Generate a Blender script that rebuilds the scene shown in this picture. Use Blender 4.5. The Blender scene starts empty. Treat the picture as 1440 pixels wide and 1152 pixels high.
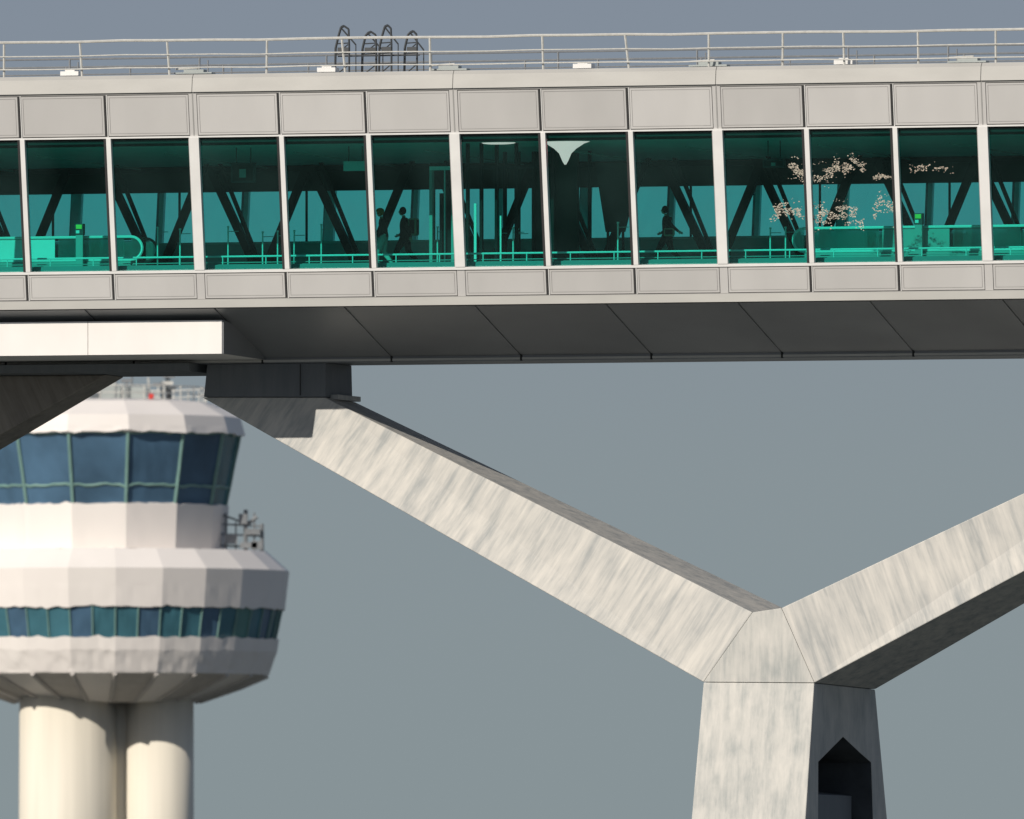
import bpy, bmesh, math, random
from mathutils import Vector, Matrix, noise
random.seed(7)
S=bpy.context.scene
TH=math.radians(17)

# ------------------------------------------------------------ materials
def newmat(name):
    m=bpy.data.materials.new(name); m.use_nodes=True
    nt=m.node_tree; b=nt.nodes['Principled BSDF']
    return m,nt,b
def mat(name,col,rough=.6,metal=0,var=.08,scale=1.5,stretch=(1,1,1),bump=0,detail=4,spec=.4,emit=None):
    m,nt,b=newmat(name); N=nt.nodes; L=nt.links
    tc=N.new('ShaderNodeTexCoord'); mp=N.new('ShaderNodeMapping'); mp.inputs['Scale'].default_value=stretch
    L.new(tc.outputs['Object'],mp.inputs[0])
    nz=N.new('ShaderNodeTexNoise'); nz.inputs['Scale'].default_value=scale; nz.inputs['Detail'].default_value=detail
    L.new(mp.outputs[0],nz.inputs['Vector'])
    cr=N.new('ShaderNodeValToRGB')
    cr.color_ramp.elements[0].position=.3; cr.color_ramp.elements[1].position=.7
    cr.color_ramp.elements[0].color=(*[c*(1-var) for c in col],1)
    cr.color_ramp.elements[1].color=(*[min(1,c*(1+var)) for c in col],1)
    L.new(nz.outputs['Fac'],cr.inputs[0])
    L.new(cr.outputs[0],b.inputs['Base Color'])
    b.inputs['Roughness'].default_value=rough; b.inputs['Metallic'].default_value=metal
    b.inputs['Specular IOR Level'].default_value=spec
    if emit: b.inputs['Emission Color'].default_value=(*emit,1); b.inputs['Emission Strength'].default_value=1
    if bump:
        bp=N.new('ShaderNodeBump'); bp.inputs['Strength'].default_value=bump; bp.inputs['Distance'].default_value=.02
        L.new(nz.outputs['Fac'],bp.inputs['Height']); L.new(bp.outputs[0],b.inputs['Normal'])
    return m
def concrete(name,ang,lo=(.34,.35,.345),hi=(.63,.60,.55),shade=1.0,soft=1.0,wt=(.44,.16,.24,.16)):
    """weathered concrete: streaks across the member plus faint blotches"""
    m,nt,b=newmat(name); N=nt.nodes; L=nt.links
    tc=N.new('ShaderNodeTexCoord')
    r=N.new('ShaderNodeVectorRotate'); r.rotation_type='AXIS_ANGLE'; r.inputs['Axis'].default_value=(0,1,0); r.inputs['Angle'].default_value=ang
    L.new(tc.outputs['Object'],r.inputs['Vector'])
    def nz(scl,det,stretch,dist=0,rough=.5):
        mp=N.new('ShaderNodeMapping'); L.new(r.outputs[0],mp.inputs[0]); mp.inputs['Scale'].default_value=stretch
        n=N.new('ShaderNodeTexNoise'); n.inputs['Scale'].default_value=scl; n.inputs['Detail'].default_value=det
        n.inputs['Distortion'].default_value=dist; n.inputs['Roughness'].default_value=rough
        L.new(mp.outputs[0],n.inputs['Vector']); return n.outputs['Fac']
    def math_(op,x,y):
        n=N.new('ShaderNodeMath'); n.operation=op
        for i,v in enumerate((x,y)):
            if isinstance(v,(int,float)): n.inputs[i].default_value=v
            else: L.new(v,n.inputs[i])
        return n.outputs[0]
    a=nz(2.2,6,(1.5,.5,.16),.2,.55); c2=nz(.55,3,(1,1,1)); d=nz(7,4,(1.3,1,.12),.15,.6); e=nz(2.2,8,(1,1,.6),.3,.6)
    v=math_('ADD',math_('MULTIPLY',a,wt[0]),math_('ADD',math_('MULTIPLY',c2,wt[1]),math_('ADD',math_('MULTIPLY',d,wt[2]),math_('MULTIPLY',e,wt[3]))))
    cr=N.new('ShaderNodeValToRGB'); el=cr.color_ramp.elements
    el[0].position=.5-.11*soft; el[1].position=.5+.11*soft
    el[0].color=(*[x*shade for x in lo],1); el[1].color=(*[x*shade for x in hi],1)
    k=el.new(.5); k.color=(*[(x*.42+y*.58)*shade for x,y in zip(lo,hi)],1)
    L.new(v,cr.inputs[0]); L.new(cr.outputs[0],b.inputs['Base Color'])
    b.inputs['Roughness'].default_value=.75
    bp=N.new('ShaderNodeBump'); bp.inputs['Strength'].default_value=.2; bp.inputs['Distance'].default_value=.02
    L.new(v,bp.inputs['Height']); L.new(bp.outputs[0],b.inputs['Normal'])
    return m
def glass(name,tint,refl,fac,diff=None,dfac=0,rough=.02):
    m=bpy.data.materials.new(name); m.use_nodes=True; nt=m.node_tree; N=nt.nodes; L=nt.links
    N.clear(); o=N.new('ShaderNodeOutputMaterial')
    t=N.new('ShaderNodeBsdfTransparent'); t.inputs[0].default_value=(*tint,1)
    g=N.new('ShaderNodeBsdfGlossy'); g.inputs['Color'].default_value=(*refl,1); g.inputs['Roughness'].default_value=rough
    tc=N.new('ShaderNodeTexCoord'); nz=N.new('ShaderNodeTexNoise'); nz.inputs['Scale'].default_value=.45; L.new(tc.outputs['Object'],nz.inputs['Vector'])
    mr=N.new('ShaderNodeMapRange'); mr.inputs['From Min'].default_value=.3; mr.inputs['From Max'].default_value=.7; mr.inputs['To Min'].default_value=fac*.4; mr.inputs['To Max'].default_value=fac*1.6; L.new(nz.outputs['Fac'],mr.inputs[0])
    mx=N.new('ShaderNodeMixShader'); L.new(mr.outputs[0],mx.inputs[0]); L.new(t.outputs[0],mx.inputs[1]); L.new(g.outputs[0],mx.inputs[2])
    out=mx.outputs[0]
    if diff:
        d=N.new('ShaderNodeBsdfTranslucent'); d.inputs[0].default_value=(*diff,1)
        m2=N.new('ShaderNodeMixShader'); m2.inputs[0].default_value=dfac; L.new(out,m2.inputs[1]); L.new(d.outputs[0],m2.inputs[2]); out=m2.outputs[0]
    L.new(out,o.inputs[0]); return m

M={}
M['panel']=[mat('cladding_%d'%i,(c,c*.975,c*.945),.45,0,.05,.6,(1,1,.4)) for i,c in enumerate((.49,.515,.465))]
M['frame']=mat('frame_white',(.72,.71,.69),.35,0,.06,1)
M['trim']=mat('trim_grey',(.50,.49,.46),.45,0,.07,.4,(1,1,4))
M['fascia']=mat('fascia_grey',(.40,.39,.365),.5,0,.07,.5,(1,1,3))
M['gap']=mat('joint_dark',(.03,.03,.03),.8)
M['line']=mat('joint_grey',(.30,.295,.285),.7)
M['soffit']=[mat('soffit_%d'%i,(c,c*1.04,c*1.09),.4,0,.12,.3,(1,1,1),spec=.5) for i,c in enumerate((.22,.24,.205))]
M['beam']=mat('beam_white',(.80,.77,.74),.5,0,.05,.7,(1,1,.4))
M['roof']=mat('roof_sheet',(.4,.4,.39),.7)
M['rail']=mat('rail_galv',(.60,.59,.55),.4,.2,.1,6)
M['raild']=mat('rail_far',(.22,.23,.24),.5,.3,.1,6)
M['dark']=mat('dark_metal',(.05,.055,.06),.5,.2)
M['ceil']=mat('ceiling_panel',(.72,.74,.72),.7,0,.06,.8)
M['header']=mat('header_dark',(.035,.04,.04),.7,0,.3,.8,spec=.1)
M['lowwall']=mat('low_wall',(.62,.66,.66),.6,0,.12,.8)
M['floor']=mat('carpet',(.24,.25,.25),.8,0,.1,3)
M['truss']=mat('truss_steel',(.014,.016,.018),.7,.0,.1,1,spec=.1)
M['light']=mat('pale_panel',(.78,.81,.79),.4,0,.05,1)
M['lamp']=mat('lamp_diffuser',(.85,.80,.75),.4,0,.05,1,emit=(2.6,.58,.60))
M['mid']=mat('mid_panel',(.35,.38,.37),.4,0,.08,1)
M['g1']=glass('green_glass',(.17,.84,.74),(.5,.95,.9),.075)
M['g2']=glass('far_green_glass',(.72,1,.99),(.3,.9,.85),.04,(.5,1,1),.10)
M['g3']=glass('balustrade_glass',(.75,.92,.9),(.8,1,1),.15,(.7,.95,.9),.35)
M['concL']=concrete('concrete_left',math.radians(-33))
M['concR']=concrete('concrete_right',math.radians(20))
M['concC']=concrete('concrete_column',0,(.34,.355,.345),(.61,.585,.54),1,1.0,(.34,.24,.18,.24))
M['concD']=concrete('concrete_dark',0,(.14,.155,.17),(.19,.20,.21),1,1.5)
M['concW']=concrete('concrete_stained',math.radians(27),(.20,.18,.16),(.34,.30,.26))
M['recess']=mat('recess_shade',(.085,.095,.105),.8,0,.3,1,spec=.1)  # column concrete painted darker, for the shade inside the opening
M['twhite']=mat('tower_white',(.78,.73,.69),.5,0,.04,.25,(1,1,.5))
M['twhite2']=mat('tower_white_b',(.75,.705,.665),.5,0,.05,.25,(1,1,.5))
M['tshaft']=mat('tower_shaft',(.71,.66,.56),.6,0,.09,.8,(1.4,1.4,.05))
M['tglass']=mat('tower_glass',(.06,.12,.19),.2,0,.3,.3,spec=.6)  # tower glass colours lifted, painting the distance haze into them
M['tglass2']=mat('tower_glass_green',(.05,.15,.19),.2,0,.3,.3,spec=.6)
M['tglass3']=mat('tower_glass_teal',(.09,.22,.21),.2,0,.2,.3,spec=.6)
M['tmull']=mat('tower_mullion',(.16,.28,.25),.5)
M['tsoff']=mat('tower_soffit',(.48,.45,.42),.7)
M['skin']=mat('skin',(.35,.22,.16),.5)
M['hair']=mat('hair_dark',(.012,.01,.008),.8,spec=.05)
M['hairr']=mat('hat_red',(.98,.14,.03),.7)
M['clothd']=mat('cloth_dark',(.004,.004,.005),1,spec=.0)
M['clothg']=mat('cloth_grey',(.02,.02,.02),1,spec=.0)
M['clothl']=mat('cloth_light',(.5,.5,.48),.85)
M['clothb']=mat('cloth_jeans',(.005,.006,.008),1,spec=.0)
M['shoe']=mat('shoe',(.004,.004,.004),.9,spec=.0)
M['shoew']=mat('shoe_white',(.6,.6,.6),.5)
M['yellow']=mat('sign_yellow',(.70,.68,.1),.5)
M['red']=mat('red_paint',(.6,.05,.04),.5)
M['glint']=mat('glint_pale',(.70,.61,.50),.3,.3,.5,14)  # pale colour for the painted reflections on the panes

# ------------------------------------------------------------ mesh builder
class MB:
    def __init__(s): s.v=[];s.f=[];s.m=[];s.mats=[]
    def mi(s,m):
        if m not in s.mats: s.mats.append(m)
        return s.mats.index(m)
    def poly(s,pts,faces,m):
        o=len(s.v); s.v+=[tuple(p) for p in pts]; k=s.mi(m)
        for f in faces: s.f.append([o+i for i in f]); s.m.append(k)
    def box(s,u0,u1,w0,w1,z0,z1,m):
        p=[(u0,w0,z0),(u1,w0,z0),(u1,w1,z0),(u0,w1,z0),(u0,w0,z1),(u1,w0,z1),(u1,w1,z1),(u0,w1,z1)]
        s.hexa(p,m)
    def hexa(s,p,m): s.poly(p,[(0,3,2,1),(4,5,6,7),(0,1,5,4),(1,2,6,5),(2,3,7,6),(3,0,4,7)],m)
    def loft(s,a,b,m,caps=True):
        n=len(a); f=[(i,(i+1)%n,n+(i+1)%n,n+i) for i in range(n)]
        if caps: f+=[tuple(range(n))[::-1],tuple(range(n,2*n))]
        s.poly(list(a)+list(b),f,m)
    def extr_u(s,sec,u0,u1,m):
        s.loft([(u0,w,z) for w,z in sec],[(u1,w,z) for w,z in sec],m)
    def rod(s,a,b,r,m,n=6,r2=None):
        a=Vector(a);b=Vector(b);d=(b-a)
        if d.length<1e-6:return
        d.normalize(); x=d.orthogonal().normalized(); y=d.cross(x); r2=r if r2 is None else r2
        A=[a+r*(x*math.cos(t)+y*math.sin(t)) for t in [2*math.pi*i/n for i in range(n)]]
        B=[b+r2*(x*math.cos(t)+y*math.sin(t)) for t in [2*math.pi*i/n for i in range(n)]]
        s.loft(A,B,m)
    def bar(s,a,b,hu,hw,m):
        a=Vector(a);b=Vector(b);d=(b-a).normalized();y=Vector((0,1,0));x=d.cross(y).normalized()
        s.loft([a+x*hu+y*hw,a-x*hu+y*hw,a-x*hu-y*hw,a+x*hu-y*hw],[b+x*hu+y*hw,b-x*hu+y*hw,b-x*hu-y*hw,b+x*hu-y*hw],m)
    def obj(s,name,parent=None,smooth=False,bevel=0,loc=None):
        me=bpy.data.meshes.new(name); me.from_pydata(s.v,[],s.f)
        for m in s.mats: me.materials.append(m)
        me.polygons.foreach_set('material_index',s.m)
        if smooth: me.polygons.foreach_set('use_smooth',[True]*len(s.f))
        bm=bmesh.new(); bm.from_mesh(me); bmesh.ops.recalc_face_normals(bm,faces=bm.faces); bm.to_mesh(me); bm.free()
        o=bpy.data.objects.new(name,me); S.collection.objects.link(o)
        if parent: o.parent=parent
        if bevel:
            b=o.modifiers.new('bevel','BEVEL'); b.width=bevel; b.segments=2; b.limit_method='ANGLE'
        return o
def empty(name,rot=True,loc=(0,0,0)):
    e=bpy.data.objects.new(name,None); S.collection.objects.link(e); e.location=loc
    if rot: e.rotation_euler=(0,0,-TH)
    e.empty_display_size=.2
    return e
def lw(w,u=0,z=0):
    return (u*math.cos(TH)+w*math.sin(TH), -u*math.sin(TH)+w*math.cos(TH), z)

# ------------------------------------------------------------ bridge
BR=empty('airport_footbridge')
U0,U1=-55.0,58.0
lean=lambda z:.95*(30.65-z)/6.45
def fbox(mb,u0,u1,z0,z1,o0,o1,m,far=False):
    def W(z,o):
        w=lean(z)-o
        return 14.9-w if far else w
    p=[(u0,W(z0,o1),z0),(u1,W(z0,o1),z0),(u1,W(z0,o0),z0),(u0,W(z0,o0),z0),
       (u0,W(z1,o1),z1),(u1,W(z1,o1),z1),(u1,W(z1,o0),z1),(u0,W(z1,o0),z1)]
    mb.hexa(p,m)
sh=MB()
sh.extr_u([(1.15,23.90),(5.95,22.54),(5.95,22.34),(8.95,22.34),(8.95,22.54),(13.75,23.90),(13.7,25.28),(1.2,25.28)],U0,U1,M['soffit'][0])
sh.extr_u([(.45,31.20),(14.45,31.20),(14.45,29.2),(13.75,28.87),(1.3,29.42),(.42,29.42)],U0,U1,M['ceil'])
sh.box(U0,U1,.40,14.5,31.204,31.23,M['roof'])
sh.obj('deck_and_roof_shell',BR)
so=MB(); P2=4.29; u=-5.8-P2*11; i=0
while u<U1:
    a=u+.035;b=u+P2-.035
    m=M['soffit'][random.choice((0,1,1,2))]
    dz=.03
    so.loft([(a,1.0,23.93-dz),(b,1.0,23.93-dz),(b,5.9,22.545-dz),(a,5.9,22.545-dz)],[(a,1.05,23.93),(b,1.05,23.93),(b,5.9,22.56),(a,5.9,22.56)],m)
    so.box(u-.035,u+.035,5.93,5.97,22.33,22.53,M['gap'])
    so.box(a,b,5.905,5.945,22.37,22.44,M['trim'])
    u+=P2
so.obj('soffit_cladding',BR)
fc=MB(); gl=MB()
pitch=8.58/3
for far in (False,True):
    fbox(fc,U0,U1,29.30,30.62,-.12,-.06,M['gap'],far)
    fbox(fc,U0,U1,24.2,25.05,-.12,-.06,M['gap'],far)
    def Wf(w): return 14.9-w if far else w
    uu=-1.93-8.58*7
    while uu<U1:
        a,b=uu+.01,uu+8.57
        A=[(a,Wf(-.06),30.68),(a,Wf(.00),31.12),(a,Wf(.10),31.24),(a,Wf(.5),31.26),(a,Wf(.5),30.68)]
        fc.loft(A,[(b,w,z) for _,w,z in A],M['fascia'])
        uu+=8.58
    fbox(fc,U0,U1,30.62,30.68,-.10,.0,M['line'],far)
    fbox(fc,U0,U1,23.93,24.18,-.12,.06,M['trim'],far)
    fbox(fc,U0,U1,24.18,24.205,-.10,.03,M['line'],far)
    fbox(fc,U0,U1,25.02,25.11,-.12,.05,M['frame'],far)
    fbox(fc,U0,U1,29.255,29.31,-.12,.05,M['frame'],far)
    fbox(fc,U0,U1,29.10,29.25,-.25,-.10,M['gap'],far)
    fbox(fc,U0,U1,23.905,23.93,-.2,.03,M['gap'],far)
    k=-21
    while True:
        uc=-1.93+pitch*k
        if uc>U1: break
        if uc>U0:
            wide=(k%3==0)
            if wide:
                fbox(fc,uc-.16,uc+.16,25.11,29.255,-.14,.07,M['frame'],far)
                fbox(fc,uc-.13,uc+.13,29.31,30.62,-.1,.012,M['panel'][0],far)
                fbox(fc,uc-.13,uc+.13,24.205,25.02,-.1,.012,M['panel'][0],far)
                fbox(fc,uc-.20,uc-.162,25.11,29.255,-.14,.0,M['line'],far)
                fbox(fc,uc-.02,uc+.02,29.31,30.62,.0,.02,M['line'],far)
            else:
                fbox(fc,uc-.045,uc+.105,25.11,29.255,-.14,.06,M['frame'],far)
                fbox(fc,uc-.125,uc-.047,25.11,29.255,-.14,.065,M['gap'],far)
                fbox(fc,uc-.075,uc+.0,29.31,30.62,-.1,.025,M['gap'],far)
                fbox(fc,uc-.075,uc+.0,24.205,25.02,-.1,.025,M['gap'],far)
                fbox(fc,uc+.005,uc+.03,29.31,30.62,-.1,.03,M['frame'],far)
                fbox(fc,uc+.005,uc+.03,24.205,25.02,-.1,.03,M['frame'],far)
            x0=uc+(.15 if wide else .04); x1=uc+pitch-(.15 if (k+1)%3==0 else .085)
            for z0,z1 in ((29.34,30.60),(24.225,24.995)):
                m=random.choice(M['panel'])
                j=random.uniform(-.006,.006)
                fbox(fc,x0,x1,z0,z1,-.08,.0+j,M['line'],far)
                fbox(fc,x0,x1,z0,z0+.06,-.08,.012+j,m,far)
                fbox(fc,x0,x1,z1-.06,z1,-.08,.012+j,m,far)
                fbox(fc,x0,x0+.06,z0+.06,z1-.06,-.08,.012+j,m,far)
                fbox(fc,x1-.06,x1,z0+.06,z1-.06,-.08,.012+j,m,far)
                fbox(fc,x0+.073,x1-.073,z0+.073,z1-.073,-.08,.011+j,m,far)
            if not far:
                g0=uc+(.17 if wide else .115); g1=uc+pitch-(.17 if (k+1)%3==0 else .06)
                w=lambda z:lean(z)+.09+random.uniform(-.004,.004)
                a,b,c,d=w(25.1),w(25.1),w(29.2),w(29.2)
                gl.poly([(g0,a,25.1),(g1,b,25.1),(g1,c,29.2),(g0,d,29.2)],[(0,1,2,3)],M['g1'])
        k+=1
fc.obj('facade_cladding',BR)
gl.obj('facade_glazing',BR)
iw=MB()
iw.box(U0,U1,13.45,13.6,28.12,28.95,M['header'])
iw.box(U0,U1,13.4,13.6,25.28,26.5,M['lowwall'])
iw.box(U0,U1,13.36,13.39,26.42,26.5,M['light'])
iw.poly([(U0,13.9,25.3),(U1,13.9,25.3),(U1,13.9,29.2),(U0,13.9,29.2)],[(0,1,2,3)],M['g2'])
iw.box(U0,U1,1.3,13.3,25.284,25.30,M['floor'])
iw.box(U0,U1,.98,1.25,29.05,29.38,M['header'])
u=U0
while u<U1:
    iw.box(u,u+.05,2,13.3,28.82,28.86,M['mid'])
    iw.box(u+1,u+1.06,13.6,13.68,26.5,28.12,M['header']); u+=pitch*1.5
iw.obj('interior_lining',BR)
tr=MB()
apx=[-41,-37.5,-34,-30.5,-27.3,-23.8,-20.4,-15.8,-12.3,-8.9,-4.7,-1.0,2.9,6.0,10.0,13.3,16.9,20.3,23.8,27.2,30.7,34.1]
for i,a in enumerate(apx):
    tr.bar((a-.06,12.7,25.4),(a-1.80,12.7,29.0),.12,.12,M['truss'])
    tr.bar((a+.06,12.7,25.4),(a+1.60,12.7,29.0),.12,.12,M['truss'])
    tr.bar((a+.35,11.9,25.4),(a-1.15,11.9,29.0),.055,.07,M['truss'])
    if i%2: tr.bar((a+.4,11.9,25.4),(a+1.95,11.9,29.0),.06,.07,M['truss'])
    tr.box(a-.30,a+.45,12.4,12.9,25.31,26.0,M['truss'])
tr.box(U0,U1,12.6,12.8,28.72,28.9,M['truss'])
tr.obj('truss_bracing',BR)

bm_=MB()
for a,b in ((-14.48,-10.05),(-40,-14.5)):
    bm_.loft([(a,1.6,22.5),(a,5.93,22.45),(a,5.93,23.2),(a,1.6,23.56)],[(b,1.6,22.5),(b,5.93,22.45),(b,5.93,23.2),(b,1.6,23.56)],M['beam'])
bm_.loft([(-10.045,1.63,22.5),(-10.045,5.93,22.45),(-10.045,5.93,23.2),(-10.045,1.63,23.56)],[(-10.0,1.63,22.5),(-10.0,5.93,22.45),(-10.0,5.93,23.2),(-10.0,1.63,23.56)],M['soffit'][2])  # dark end plate: shade of the beam's side put into the colour
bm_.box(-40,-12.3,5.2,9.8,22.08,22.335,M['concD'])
bm_.obj('edge_beam',BR)

rl=MB()
for u in [-39,-36,-33,-30,-27,-24,-22.5,-19.8,-17.0,-14.4,-11.5,-8.3,-5.7,-2.9,.8,3.6,6.2,8.6,10.6,13.0,15.5,18.4,21,24,27,30,33]:
    rl.rod((u,.75,31.2),(u+random.uniform(-.1,.06),.62,32.3),.042,M['rail'])
    rl.rod((u+.02,.75,31.24),(u+.02,1.5,31.24),.03,M['rail'])
zr=lambda u:32.32-.0025*u
us=[-40+1.5*i for i in range(51)]
for z,r in ((0,.045),(-.45,.022),(-.86,.022)):
    for a,b in zip(us[:-1],us[1:]):
        f=lambda x:.012*math.sin(x*.9)+.008*math.sin(x*2.3+z)
        rl.rod((a,.62,zr(a)+z+f(a)),(b,.62,zr(b)+z+f(b)),r,M['rail'])
for wv,sp,zt,mm in ((14.2,2.9,32.25,M['raild']),(7.2,4.3,32.15,M['raild'])):
    u=-40
    while u<35:
        rl.rod((u,wv,31.2),(u,wv,zt),.035,mm)
        if random.random()<.6: rl.rod((u+.28,wv,31.2),(u+.28,wv,zt-.1),.026,mm)
        u+=sp*random.uniform(.75,1.2)
    rl.rod((-40,wv,zt),(35,wv,zt),.032,mm)
    rl.rod((-40,wv,zt-.5),(35,wv,zt-.5),.024,mm)
rl.obj('roof_railing',BR)

ga=empty('maintenance_gantry')
g=MB()
for (a,b,zt,w) in ((-6.95,-6.6,32.9,4.0),(-6.15,-5.8,32.72,4.3),(-5.5,-5.2,32.9,4.0),(-4.75,-4.45,32.72,4.3)):
    pts=[(a-.12,31.25),(a-.10,32.2),(a+.0,32.6),(a+.08,zt-.04),(a+.18,zt)]
    for p,q in zip(pts[:-1],pts[1:]): g.rod((p[0],w,p[1]),(q[0],w,q[1]),.042,M['dark'])
    pts=[(b,31.25),(b,32.3),(b-.02,zt-.1),(a+.18,zt)]
    for p,q in zip(pts[:-1],pts[1:]): g.rod((p[0],w,p[1]),(q[0],w,q[1]),.036,M['dark'])
    for i in range(4):
        z0=31.35+i*.33
        g.rod((a-.1,w,z0),(b,w,z0+.02),.02,M['dark'])
        if i%2==0: g.rod((a-.1,w,z0),(b,w,z0+.33),.02,M['dark'])
    g.box(a-.02,b,w-.05,w+.05,32.05,32.22,M['dark'])
    g.rod((a+.1,w,zt-.08),(b+.22,w,zt-.6),.028,M['dark']); g.rod((b+.22,w,zt-.6),(b+.22,w,31.25),.02,M['dark'])
g.rod((-7.0,4.1,31.95),(-4.3,4.1,31.95),.022,M['dark'])
g.obj('ladder_frames',ga)

def roof_lamp(u,white):
    e=empty('roof_floodlight'); m=MB(); mm=M['frame'] if white else M['mid']
    L=.30 if white else .62
    m.box(u-L,u+L,.95,1.35,31.30,31.30+(.14 if white else .05),mm)
    m.box(u-L*.5,u+L*.55,.97,1.33,31.30+(.142 if white else .052),31.36+(.14 if white else .08),mm)
    m.rod((u-L*.6,1.15,31.2),(u-L*.6,1.15,31.32),.04,M['rail']); m.rod((u+L*.6,1.15,31.2),(u+L*.6,1.15,31.32),.04,M['rail'])
    if not white:
        m.rod((u-L,1.1,31.46),(u+L*.3,1.1,31.50),.03,M['rail']); m.rod((u+.1,1.1,31.3),(u+.1,1.1,31.48),.025,M['dark'])
    m.obj('lamp_body',e)
for u in (-14.9,-6.4,2.0,10.5): roof_lamp(u,True)
for u in (-10.8,-2.4,6.1,14.5): roof_lamp(u,False)

# ------------------------------------------------------------ Y support
SP=empty('bridge_support')
A=(6.6,4.2,14.30);B=(7.55,4.2,14.43);C=(8.62,4.2,12.08);D=(5.0,4.2,12.12)
A2=(6.5,10.7,14.2);B2=(7.5,10.7,14.33);C2=(8.75,10.7,11.98);D2=(5.0,10.7,12.0)
m=MB(); m.loft([(-12.1,5.95,21.27),(-8.0,5.95,21.23),A,D],[(-12.1,8.8,21.22),(-7.9,8.8,21.16),A2,D2],M['concL']); m.obj('arm_left',SP,bevel=.03)
m=MB(); m.loft([(26.2,5.95,21.27),C,B,(22.1,5.95,21.23)],[(26.2,8.8,21.22),C2,B2,(22.1,8.8,21.16)],M['concR']); m.obj('arm_right',SP,bevel=.03)
e=.006
m=MB(); m.loft([(A[0]+e,4.2,A[2]-.0),(B[0]-e,4.2,B[2]),(C[0]-e,4.2,C[2]+e),(D[0]+e,4.2,D[2]+e)],[(A2[0]+e,10.7,A2[2]),(B2[0]-e,10.7,B2[2]),(C2[0]-e,10.7,C2[2]+e),(D2[0]+e,10.7,D2[2]+e)],M['concC']); m.obj('node',SP,bevel=.012)
m=MB()
t=[(5.0,4.2,12.11),(8.62,4.2,12.07),(8.75,10.7,11.97),(5.0,10.7,11.99)]
b=[(4.72,1.4,0),(8.62,1.4,0),(9.1,13.5,0),(4.72,13.5,0)]
m.loft(b,t,M['concC'])
col=m.obj('column',SP)
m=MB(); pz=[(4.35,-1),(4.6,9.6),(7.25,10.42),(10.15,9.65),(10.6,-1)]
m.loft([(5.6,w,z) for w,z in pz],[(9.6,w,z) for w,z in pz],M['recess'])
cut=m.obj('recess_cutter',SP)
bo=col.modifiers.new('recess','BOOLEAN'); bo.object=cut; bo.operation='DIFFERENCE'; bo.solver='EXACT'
bpy.context.view_layer.update()
nm=bpy.data.meshes.new_from_object(col.evaluated_get(bpy.context.evaluated_depsgraph_get())); col.modifiers.clear(); col.data=nm
bpy.data.objects.remove(cut)
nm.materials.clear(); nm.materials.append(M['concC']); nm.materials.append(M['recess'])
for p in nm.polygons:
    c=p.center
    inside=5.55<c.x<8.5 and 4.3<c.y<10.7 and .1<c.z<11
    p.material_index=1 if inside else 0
bv=col.modifiers.new('bevel','BEVEL'); bv.width=.03; bv.segments=2; bv.limit_method='ANGLE'
# lower cross wall standing inside the opening
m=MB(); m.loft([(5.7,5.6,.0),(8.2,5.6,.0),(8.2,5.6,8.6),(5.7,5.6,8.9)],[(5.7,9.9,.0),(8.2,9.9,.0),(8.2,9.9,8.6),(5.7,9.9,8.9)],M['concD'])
m.obj('opening_infill',SP,bevel=.02)
m=MB()
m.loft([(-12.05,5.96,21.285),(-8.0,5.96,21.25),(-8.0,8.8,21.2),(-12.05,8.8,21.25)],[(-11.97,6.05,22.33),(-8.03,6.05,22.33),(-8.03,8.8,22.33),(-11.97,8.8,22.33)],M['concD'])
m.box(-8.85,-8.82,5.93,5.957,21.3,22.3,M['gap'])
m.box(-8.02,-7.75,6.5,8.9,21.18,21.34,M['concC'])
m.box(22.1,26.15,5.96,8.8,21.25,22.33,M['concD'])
m.obj('bearing_block',SP,bevel=.02)
SP2=empty('bridge_support')
m=MB(); m.loft([(-15.7,7.3,22.07),(-31,7.0,14.0),(-32.5,7.0,16.0),(-20.6,7.3,22.07)],[(-15.9,9.6,22.07),(-31,10.7,14.0),(-32.5,10.7,16.0),(-20.6,9.6,22.07)],M['concW'])
m.obj('arm_right',SP2,bevel=.05)
m=MB(); m.loft([(-34.6,4.4,0),(-30.8,4.4,0),(-30.8,13.5,0),(-34.6,13.5,0)],[(-34.4,7,14),(-30.9,7,14),(-30.9,10.7,14),(-34.4,10.7,14)],M['concC'])
m.loft([(-34.4,7.0,14.02),(-30.9,7,14.02),(-32.45,7,16.1),(-33.2,7,16.1)],[(-34.4,10.7,14.02),(-30.9,10.7,14.02),(-32.45,10.7,16.1),(-33.2,10.7,16.1)],M['concC'])
m.obj('column',SP2,bevel=.05)

# ------------------------------------------------------------ interior things
def walkway(u0,u1,end,mats,w=4.2):
    e=empty('moving_walkway')
    m=MB()
    for wv in (w,w+1.5):
        m.box(u0,u1,wv-.08,wv+.08,25.302,25.55,M['mid'])
        zt=26.33; zb=25.6; r=(zt-zb)/2
        if end=='R': pts=[(u1+r*math.sin(t),zb+r-r*math.cos(t)) for t in [math.pi*i/10 for i in range(11)]]
        else: pts=[(u0-r*math.sin(t),zb+r-r*math.cos(t)) for t in [math.pi*i/10 for i in range(11)]]
        path=[((u0 if end=='R' else u1),zb)]+pts+[((u0 if end=='R' else u1),zt)]
        for (a,z0),(b,z1) in zip(path[:-1],path[1:]): m.rod((a,wv,z0),(b,wv,z1),.045,M['light'] if wv==w else M['dark'])
        n_=0; L_=2.3
        while n_*L_<(u1-u0-.3):
            if end=='R': b=u1-.25-n_*L_; a=max(b-L_+.12,u0)
            else: a=u0+.25+n_*L_; b=min(a+L_-.12,u1)
            mm=M[mats[n_]] if (n_<len(mats) and wv==w) else M['g3']
            m.box(a,b,wv-.012,wv+.012,zb,zt-.06,mm); n_+=1
        m.loft([(a,wv-.012,z) for a,z in pts],[(a,wv+.012,z) for a,z in pts],M['g3'])
    m.box(u0,u1,w+.09,w+1.41,25.302,25.36,M['dark'])
    m.obj('balustrades',e)
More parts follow.
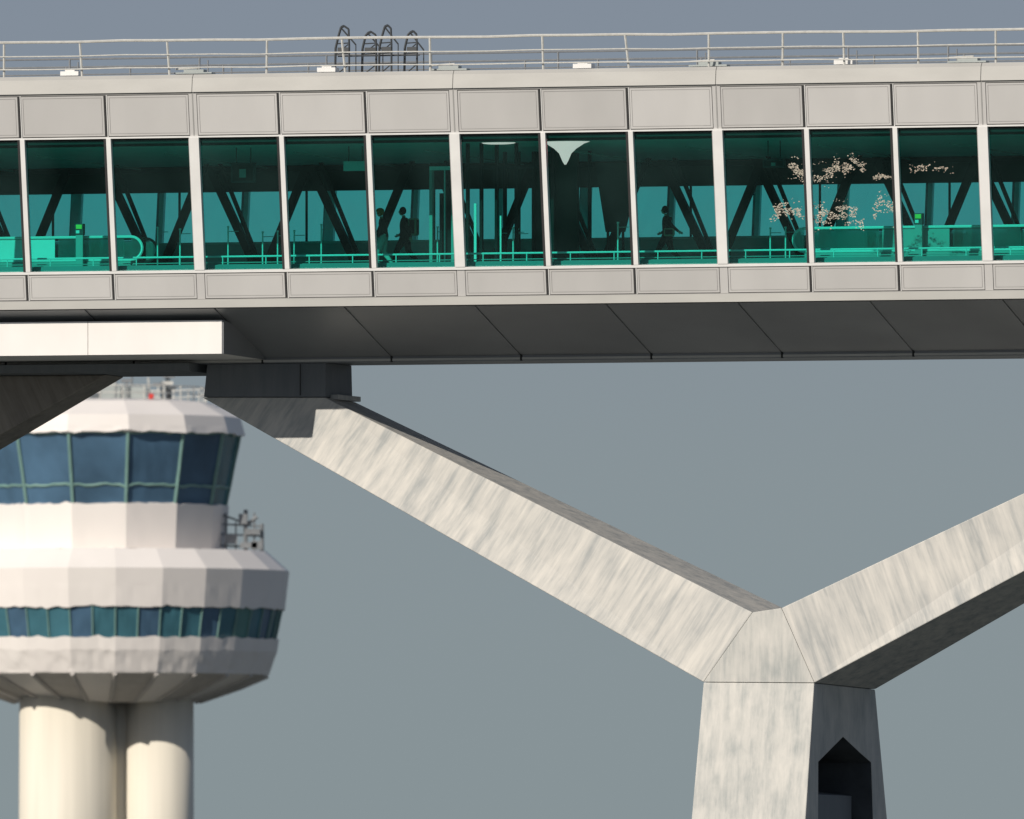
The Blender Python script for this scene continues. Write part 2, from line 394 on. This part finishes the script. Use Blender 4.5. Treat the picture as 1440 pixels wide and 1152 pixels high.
walkway(-40,-13.9,'R',['g3','light','light','g3']); walkway(8.3,40,'L',['g3','mid','g3','mid'])
def stanchion(u,w=5.2,h=1.15):
    m=MB(); m.rod((0,0,0),(0,0,.03),.13,M['mid'],10); m.rod((0,0,.03),(0,0,h),.026,M['light'],8); m.rod((0,0,h),(0,0,h+.05),.04,M['light'],8)
    m.rod((0,0,h-.12),(.35,0,h-.12),.012,M['mid'])
    o=m.obj('barrier_post'); o.location=lw(w,u,25.302); o.rotation_euler=(0,0,-TH)
for x in (-13.35,-12.6,-11.0,-9.85,-9.35,-8.8,-7.9,-4.05,-2.1,-1.55,-1.4,6.9,7.4,1.9): stanchion(x,5.2,random.uniform(1.05,1.35))
hr=empty('window_guard_rail'); m=MB()
m.rod((-40,1.45,25.55),(40,1.45,25.55),.03,M['light']); m.rod((-40,1.45,25.36),(40,1.45,25.36),.016,M['mid'])
u=-40
while u<40: m.rod((u,1.45,25.3),(u,1.45,25.55),.02,M['light']); u+=pitch/2
m.obj('rails',hr)
def sign(u0,u1,z0,z1,w,mm,name='hanging_sign',ceil=28.9):
    e=empty(name); m=MB(); m.box(u0,u1,w,w+.18,z0,z1,mm); m.box(u0+.05,u1-.05,w-.012,w-.002,z0+.05,z1-.05,M['header'] if mm is M['dark'] else M['light'])
    if mm is M['dark']: m.box(u0+.28,u1-.28,w-.022,w-.014,z0+.15,z1-.2,M['mid'])
    for x in (u0+.15,u1-.15): m.rod((x,w+.09,z1),(x,w+.09,ceil+.2),.02,M['dark'])
    m.obj('sign_box',e,bevel=.015)
sign(-10.52,-9.74,28.0,28.62,4,M['dark']); sign(-6.79,-6.04,28.32,28.62,4,M['light'])
sign(7.0,7.7,28.25,28.5,4,M['dark'])
def kiosk(u,w):
    e=empty('help_point'); m=MB(); m.box(u-.12,u+.12,w,w+.15,25.302,26.4,M['mid']); m.box(u-.14,u+.14,w-.02,w+.17,26.4,26.75,M['dark'])
    m.box(u-.1,u+.1,w-.04,w-.022,26.58,26.72,M['yellow']); m.box(u-.1,u+.02,w-.04,w-.022,26.44,26.54,M['light']); m.obj('post_and_screen',e,bevel=.01)
kiosk(-15.54,3.9); kiosk(12.1,3.9)
e=empty('glass_doorway'); m=MB()
for u in (-3.92,-3.2): m.box(u,u+.1,3.9,4.1,25.302,28.3,M['mid'])
m.box(-3.92,-3.1,3.9,4.1,28.3,28.42,M['light']); m.box(-3.8,-3.3,4.6,4.7,25.302,27.6,M['truss'])
m.box(-3.45,-3.42,3.95,4.05,25.302,28.3,M['light'])
m.obj('door_frame',e)
e=empty('glazed_lobby'); m=MB()
for u in (-2.5,-2.05,-1.55,-.9,.3): 
    m.box(u,u+.09,3.2,3.35,25.302,29.1,M['truss']); m.box(u,u+.09,7.2,7.35,25.302,29.0,M['truss'])
m.box(-2.5,.35,3.2,3.35,28.3,28.4,M['truss']); m.box(-1.5,-.1,7.4,7.6,25.302,29.0,M['header'])
m.loft([(.0,9.0,28.7),(1.5,9.0,28.7),(.95,9.0,26.5),(.35,9.0,26.5)],[(.0,9.2,28.7),(1.5,9.2,28.7),(.95,9.2,26.5),(.35,9.2,26.5)],M['header'])
m.rod((.4,9.1,25.3),(.4,9.1,26.5),.05,M['truss']); m.rod((.9,9.1,25.3),(.9,9.1,26.5),.05,M['truss'])
m.box(-2.2,-2.12,3.1,3.15,25.302,27.2,M['light']);m.box(-1.35,-1.3,3.1,3.15,25.302,26.8,M['light'])
m.obj('lobby_frames',e)
def shade(u,w,z,prof):
    e=empty('ceiling_lamp'); m=MB(); n=24
    for (r0,z0),(r1,z1) in zip(prof[:-1],prof[1:]):
        m.loft([(u+r0*math.cos(2*math.pi*i/n),w+r0*.5*math.sin(2*math.pi*i/n),z+z0) for i in range(n)],[(u+r1*math.cos(2*math.pi*i/n),w+r1*.5*math.sin(2*math.pi*i/n),z+z1) for i in range(n)],M['lamp'],True)
    m.obj('lamp_shade',e)
shade(1.15,1.95,28.33,[(.03,0),(.10,.12),(.20,.35),(.36,.50),(.62,.66),(.80,.72)])
shade(-1.05,2.0,29.0,[(.3,0),(.5,.02),(.56,.05)])
def pane_glints(areas):  # small pale flakes on the panes imitate glittering reflections in the glass
    e=empty('pane_reflections'); m=MB()
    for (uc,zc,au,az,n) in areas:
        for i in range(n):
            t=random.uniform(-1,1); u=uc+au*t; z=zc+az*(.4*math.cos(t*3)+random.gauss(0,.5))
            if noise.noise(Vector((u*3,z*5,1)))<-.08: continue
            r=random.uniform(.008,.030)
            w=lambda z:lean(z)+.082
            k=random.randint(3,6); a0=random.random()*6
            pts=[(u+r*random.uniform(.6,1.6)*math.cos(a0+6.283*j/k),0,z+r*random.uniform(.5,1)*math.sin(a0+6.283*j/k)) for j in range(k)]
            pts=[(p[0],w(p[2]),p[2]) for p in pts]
            m.poly(pts,[tuple(range(k))],M['glint'])
    m.obj('reflection_flakes',e)
pane_glints([(9.7,27.95,.85,-.30,700),(11.0,28.1,.4,.22,260),(8.75,26.75,.55,.24,420),(10.4,26.6,.85,.34,760),(11.95,26.85,.4,.35,260),(13.5,28.0,.7,.12,160),(12.0,27.75,.4,.08,140)])

# ------------------------------------------------------------ people
def person(name,u,w,z,face,pose,cols,hat=None,bag=None,h=1.75):
    J=pose; ids={k:i for i,k in enumerate(J)}
    edges=[('pel','sp'),('sp','ch'),('ch','nk'),('nk','hb'),
      ('ch','shL'),('shL','elL'),('elL','wrL'),('wrL','haL'),('ch','shR'),('shR','elR'),('elR','wrR'),('wrR','haR'),
      ('pel','hiL'),('hiL','knL'),('knL','anL'),('anL','toL'),('pel','hiR'),('hiR','knR'),('knR','anR'),('anR','toR')]
    R=dict(pel=.16,sp=.16,ch=.18,nk=.065,hb=.06,shL=.095,shR=.095,elL=.066,elR=.066,wrL=.04,wrR=.04,haL=.036,haR=.036,hiL=.13,hiR=.13,knL=.09,knR=.09,anL=.06,anR=.06,toL=.048,toR=.048)
    me=bpy.data.meshes.new('sk'); me.from_pydata([J[k] for k in J],[(ids[a],ids[b]) for a,b in edges],[])
    o=bpy.data.objects.new('sk',me); S.collection.objects.link(o)
    o.modifiers.new('s','SKIN')
    for k,i in ids.items():
        sv=me.skin_vertices[0].data[i]; r=R[k]; sv.radius=(r*(.9 if k in('ch','sp','pel') else 1),r); sv.use_root=(k=='pel')
    ss=o.modifiers.new('d','SUBSURF'); ss.levels=2; ss.render_levels=2
    bpy.context.view_layer.update()
    nm=bpy.data.meshes.new_from_object(o.evaluated_get(bpy.context.evaluated_depsgraph_get()))
    bpy.data.objects.remove(o)
    mats=[cols['top'],cols['leg'],cols['shoe'],M['skin']]
    nm.materials.clear()
    for q in mats: nm.materials.append(q)
    seg={}
    for a,b in edges:
        if 'to' in b: q=2
        elif b in('hb',) or b in('haL','haR'): q=3
        elif b[:2] in('kn','an','hi'): q=1
        else: q=0
        seg[(a,b)]=q
    for p in nm.polygons:
        p.use_smooth=True; c=p.center; best=9;bm2=0
        for (a,b),q in seg.items():
            A_=Vector(J[a]);B_=Vector(J[b]);d=B_-A_;t=max(0,min(1,(c-A_).dot(d)/d.length_squared)); dist=(A_+d*t-c).length-.4*(R[a]*(1-t)+R[b]*t)
            if dist<best: best=dist;bm2=q
        p.material_index=bm2
    E=bpy.data.objects.new(name,None); S.collection.objects.link(E)
    body=bpy.data.objects.new('body',nm); S.collection.objects.link(body); body.parent=E
    hm=bmesh.new(); hx=Vector(J['hb'])+Vector((.03,0,.10))
    matl=[M['skin'],hat or M['hair'],M['clothd']]
    def ell(c,s,mi,rot=None):
        r=bmesh.ops.create_icosphere(hm,subdivisions=3 if s[2]>.05 else 2,radius=1)
        bmesh.ops.scale(hm,verts=r['verts'],vec=s); bmesh.ops.translate(hm,verts=r['verts'],vec=c)
        for v in r['verts']:
            for f in v.link_faces: f.material_index=mi; f.smooth=True
        return r['verts']
    hv=ell(hx,(.092,.075,.118),0)
    for v in hv:
        d=v.co-hx
        if d.z<-.03: v.co.x+=.018*( -d.z/.1) ; v.co.y=hx.y+d.y*.85
    ell(hx+Vector((.098,0,-.015)),(.018,.012,.024),0)
    for sgn in(1,-1):
        ell(hx+Vector((.078,.03*sgn,.012)),(.012,.014,.009),2); ell(hx+Vector((0,.077*sgn,-.01)),(.02,.01,.032),0)
    ell(hx+Vector((.088,0,-.06)),(.008,.025,.007),1)
    ell(hx+Vector((-.018,0,.02)),(.102,.094,.118),1)
    if hat: ell(hx+Vector((.0,0,.06)),(.125,.11,.085),1)
    for s_ in('L','R'):
        H=Vector(J['ha'+s_]); Wr=Vector(J['wr'+s_]); d=(H-Wr).normalized(); fw=Vector((1,0,0)); side=fw-d*fw.dot(d); side.normalize(); nrm=d.cross(side)
        for i,(off,ln) in enumerate(((.027,.07),(.009,.08),(-.009,.075),(-.027,.058))):
            p0=H+side*off-d*.01; p1=p0+d*ln*.55; p2=p1+(d*.8+nrm*(.5 if s_=='L' else -.5)).normalized()*ln*.45
            for a,b,r in ((p0,p1,.0095),(p1,p2,.008)):
                L_=(b-a).length; bmesh.ops.create_cone(hm,cap_ends=True,segments=8,radius1=r,radius2=r*.85,depth=L_,matrix=Matrix.Translation((a+b)/2)@(b-a).to_track_quat('Z','Y').to_matrix().to_4x4())
        p0=Wr+d*.03+side*.03; p1=p0+(d+side*.7).normalized()*.06
        bmesh.ops.create_cone(hm,cap_ends=True,segments=8,radius1=.011,radius2=.009,depth=.06,matrix=Matrix.Translation((p0+p1)/2)@(p1-p0).to_track_quat('Z','Y').to_matrix().to_4x4())
    if bag:
        c,s=bag; r=bmesh.ops.create_cube(hm,size=1); bmesh.ops.scale(hm,verts=r['verts'],vec=s); bmesh.ops.translate(hm,verts=r['verts'],vec=c)
        fs=set(f for v in r['verts'] for f in v.link_faces)
        for f in fs: f.material_index=2
        bmesh.ops.bevel(hm,geom=list(set(e_ for f in fs for e_ in f.edges)),offset=.05,segments=3,affect='EDGES',profile=.5)
    hme=bpy.data.meshes.new('head_and_hands'); hm.to_mesh(hme); hm.free()
    for q in matl: hme.materials.append(q)
    ho=bpy.data.objects.new('head_and_hands',hme); S.collection.objects.link(ho); ho.parent=E
    E.location=lw(w,u,z); E.rotation_euler=(0,0,-TH+face); E.scale=(h/1.75,)*3
walkA=dict(pel=(0,0,.92),sp=(.01,0,1.10),ch=(.03,0,1.34),nk=(.05,0,1.47),hb=(.07,0,1.55),
  shL=(.03,.19,1.38),elL=(-.14,.24,1.13),wrL=(-.22,.22,.90),haL=(-.23,.21,.82),
  shR=(.03,-.19,1.38),elR=(.07,-.25,1.11),wrR=(.26,-.22,.98),haR=(.33,-.21,.95),
  hiL=(0,.09,.88),knL=(.24,.10,.52),anL=(.33,.10,.10),toL=(.52,.11,.045),
  hiR=(0,-.09,.88),knR=(-.06,-.10,.48),anR=(-.38,-.10,.17),toR=(-.24,-.11,.04))
walkB=dict(walkA); walkB.update(knL=(.16,.10,.49),anL=(.16,.10,.08),toL=(.34,.11,.04),knR=(.02,-.10,.48),anR=(-.26,-.10,.13),toR=(-.09,-.11,.04),elL=(-.06,.26,1.12),wrL=(.10,.24,.93),haL=(.16,.23,.88))
walkC=dict(walkA); walkC.update(elL=(-.20,.23,1.16),wrL=(-.40,.22,1.0),haL=(-.48,.22,.96))
person('person',-6.0,5.7,25.302,math.pi,walkB,dict(top=M['clothg'],leg=M['clothl'],shoe=M['shoew']),hat=M['hairr'],h=1.86)
person('person',-5.45,6.3,25.302,math.pi,walkA,dict(top=M['clothd'],leg=M['clothb'],shoe=M['shoe']),bag=((-.24,0,1.2),(.26,.34,.5)),h=1.92)
person('person',3.3,6.0,25.302,math.pi,walkC,dict(top=M['clothd'],leg=M['clothd'],shoe=M['shoe']),bag=((-.12,.24,.98),(.34,.1,.25)),h=1.84)

# ------------------------------------------------------------ control tower
TW=empty('control_tower',False,(-25.33,600,0))
k=1/22.5
tz=lambda y:2+1200*(.031+(576-y)/27000)
def ring(r,z,n,ph): return [(r*math.sin(ph+2*math.pi*i/n),-r*math.cos(ph+2*math.pi*i/n),z) for i in range(n)]
def band(mb,prof,n,ph,m,alt=None):
    for (r0,y0),(r1,y1) in zip(prof[:-1],prof[1:]):
        a=ring(r0*k,tz(y0),n,ph);b=ring(r1*k,tz(y1),n,ph)
        for i in range(n):
            mm=m if alt is None else alt[i%len(alt)]
            mb.poly([a[i],a[(i+1)%n],b[(i+1)%n],b[i]],[(0,1,2,3)],mm)
def disc(mb,r,y,n,ph,m): mb.poly(ring(r*k,tz(y),n,ph),[tuple(range(n))],m)
def mull(mb,prof,n,ph,m,r=.09):
    for (r0,y0),(r1,y1) in zip(prof[:-1],prof[1:]):
        a=ring((r0+1)*k,tz(y0),n,ph);b=ring((r1+1)*k,tz(y1),n,ph)
        for i in range(n): mb.rod(a[i],b[i],r,m,5)
def hoop(mb,r,y,n,ph,m,t=.08):
    a=ring(r*k,tz(y),n,ph)
    for i in range(n): mb.rod(a[i],a[(i+1)%n],t,m,5)
ph=math.radians(10.3); n1=14
c1=MB()
band(c1,[(120,564),(150,568),(188,588),(195,612),(186,612)],n1,ph,M['twhite']); disc(c1,120,564,n1,ph,M['twhite2'])
win=[(186,612),(166,712)]
band(c1,win,n1,ph,M['tglass'],[M['tglass'],M['tglass'],M['tglass2'],M['tglass']]); mull(c1,win,n1,ph,M['tmull'],.12)
hoop(c1,172,686,n1,ph,M['tmull'],.09); hoop(c1,187,613,n1,ph,M['tmull'],.08)
band(c1,[(166,712),(172,712),(168,775),(225,776)],n1,ph,M['twhite'],[M['twhite'],M['twhite2'],M['twhite']])
n2=24; p2=math.radians(4)
band(c1,[(225,776),(232,782),(257,804),(251,858),(244,858)],n2,p2,M['twhite'],[M['twhite'],M['twhite'],M['twhite2']])
w2=[(246,857),(236,905)]
band(c1,w2,n2*2,p2,M['tglass'],[M['tglass2'],M['tglass'],M['tglass2'],M['tglass2'],M['tglass'],M['tglass2'],M['tglass3']]); mull(c1,w2,n2*2,p2,M['tmull'],.06)
band(c1,[(236,905),(243,900),(240,918),(228,950)],n2,p2,M['twhite'],[M['twhite'],M['twhite2']])
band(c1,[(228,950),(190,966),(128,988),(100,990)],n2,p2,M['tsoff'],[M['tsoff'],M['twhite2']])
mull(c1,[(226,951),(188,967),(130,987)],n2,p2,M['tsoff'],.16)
cab=c1.obj('cab_and_collar',TW)
def ripple(o,cuts,amp):
    """heat shimmer put into the shape as wavy edges; only on the near-vertical parts"""
    b=bmesh.new(); b.from_mesh(o.data)
    bmesh.ops.subdivide_edges(b,edges=[e for e in b.edges if e.calc_length()>.7],cuts=cuts,use_grid_fill=True)
    for v in b.verts:
        p=v.co
        if tz(770)<p.z<tz(606) or tz(947)<p.z<tz(830):
            v.co.z+=amp*(noise.noise(Vector((p.x*1.6,p.y*1.6,p.z*.6)))+.6*noise.noise(Vector((p.x*4,p.y*4,p.z))))
    b.to_mesh(o.data); b.free()
ripple(cab,7,.15)  # wavy edges imitate heat shimmer over the distance
sf=MB()
for cx,cy,r in ((-53,-60,68),(75,-50,48),(45,60,70),(-40,70,66),(12,0,62)):
    n=28
    a=[((cx+r*1.03*math.cos(2*math.pi*i/n))*k,(cy+r*1.03*math.sin(2*math.pi*i/n))*k,0) for i in range(n)]
    b=[((cx+r*math.cos(2*math.pi*i/n))*k,(cy+r*math.sin(2*math.pi*i/n))*k,tz(975)) for i in range(n)]
    sf.loft(a,b,M['tshaft'])
o=sf.obj('shaft_columns',TW)
for p in o.data.polygons: p.use_smooth=len(p.vertices)==4
rf=MB()
hoop(rf,140,546,n1,ph,M['rail'],.05); hoop(rf,141,556,n1,ph,M['rail'],.04)
for p in ring(140*k,0,n1*2,ph): rf.rod((p[0],p[1],tz(566)),(p[0],p[1],tz(545)),.05,M['rail'],5)
rf.box(-1.2,2.5,-1.5,1.5,tz(562),tz(545),M['mid']); rf.box(-.6,.6,-1,1,tz(545),tz(530),M['mid'])
for i in range(22):
    x=random.uniform(-3.5,4.5);y=random.uniform(-3,3);z=tz(random.uniform(512,545)); rf.rod((x,y,tz(564)),(x+random.uniform(-.1,.1),y,z),.06,random.choice((M['raild'],M['rail'],M['dark'])),5)
    if random.random()<.6: rf.box(x-.35,x+.35,y-.1,y+.1,z-.2,z,random.choice((M['raild'],M['mid'],M['rail'])))
rf.box(2.7,3.0,-4.6,-4.3,tz(566),tz(557),M['red'])
for i,x in enumerate((168,182,196,208,219)):
    rf.rod((x*k,-1.5,tz(776)),(x*k,-1.5,tz((722,735,718,722,738)[i])),(.08,.05,.14,.06,.12)[i],M['raild'],5)
for y in (738,752,768): rf.rod((160*k,-1.5,tz(y)),(219*k,-1.5,tz(y+3)),.06,M['raild'],5)
for x,y,w_,h_ in ((192,724,6,14),(206,745,10,8),(175,752,9,14),(212,762,8,12),(200,764,12,8)): rf.box((x-w_)*k,(x+w_)*k,-1.9,-1.4,tz(y+h_),tz(y),M['raild'])
rf.rod((196*k,-1.5,tz(740)),(212*k,-1.5,tz(728)),.12,M['raild'],6); rf.rod((160*k,-1.5,tz(724)),(190*k,-1.5,tz(735)),.06,M['dark'],5)
rf.obj('roof_plant_and_aerials',TW)

# ------------------------------------------------------------ ground
g=MB(); g.poly([(-20000,-3000,0),(20000,-3000,0),(20000,40000,0),(-20000,40000,0)],[(0,1,2,3)],mat('apron_and_grass',(.085,.095,.09),.9,0,.3,.01)); g.obj('ground')

# ------------------------------------------------------------ light
EL=math.radians(30); az=math.radians(39)
sd=Vector((-math.sin(az)*math.cos(EL),-math.cos(az)*math.cos(EL),math.sin(EL)))
sun=bpy.data.lights.new('sun','SUN'); sun.energy=4.2; sun.angle=math.radians(.5); sun.color=(1,.93,.83)
so_=bpy.data.objects.new('sun',sun); S.collection.objects.link(so_); so_.rotation_euler=sd.to_track_quat('Z','Y').to_euler()
W=bpy.data.worlds.new('World'); S.world=W; W.use_nodes=True; nt=W.node_tree; N=nt.nodes; L=nt.links
bg=N['Background']; bg.inputs[1].default_value=.1
sk=N.new('ShaderNodeTexSky'); sk.sky_type='NISHITA'; sk.sun_disc=False; sk.sun_elevation=EL; sk.sun_rotation=math.atan2(sd.x,sd.y)%(2*math.pi); sk.dust_density=1; sk.air_density=1
tc=N.new('ShaderNodeTexCoord'); sx=N.new('ShaderNodeSeparateXYZ'); L.new(tc.outputs['Generated'],sx.inputs[0])
hz=N.new('ShaderNodeValToRGB'); L.new(sx.outputs['Z'],hz.inputs[0])
el=hz.color_ramp.elements; el[0].position=0.0; el[0].color=(2.38,2.90,3.08,1); el[1].position=.2; el[1].color=(1.5,1.8,2.4,1)
q=el.new(.028); q.color=(2.36,2.84,3.12,1)
q=el.new(.052); q.color=(2.16,2.58,3.22,1)
fr=N.new('ShaderNodeMapRange'); L.new(sx.outputs['Z'],fr.inputs[0]); fr.inputs['From Min'].default_value=.06; fr.inputs['From Max'].default_value=.5; fr.inputs['To Min'].default_value=.97; fr.inputs['To Max'].default_value=.6
mx=N.new('ShaderNodeMix'); mx.data_type='RGBA'; L.new(fr.outputs[0],mx.inputs[0]); L.new(sk.outputs[0],mx.inputs[6]); L.new(hz.outputs[0],mx.inputs[7]); L.new(mx.outputs[2],bg.inputs[0])

# ------------------------------------------------------------ camera
cam=bpy.data.cameras.new('camera'); co=bpy.data.objects.new('camera',cam); S.collection.objects.link(co); S.camera=co
cam.sensor_width=36; cam.lens=675; cam.clip_start=1; cam.clip_end=60000
co.location=(0,-600,2); co.rotation_euler=(math.pi/2+math.atan(18.6/600),0,0)
cam.dof.use_dof=True; cam.dof.focus_distance=606; cam.dof.aperture_fstop=3.0
S.view_settings.view_transform='Standard'; S.view_settings.look='None'; S.view_settings.exposure=0
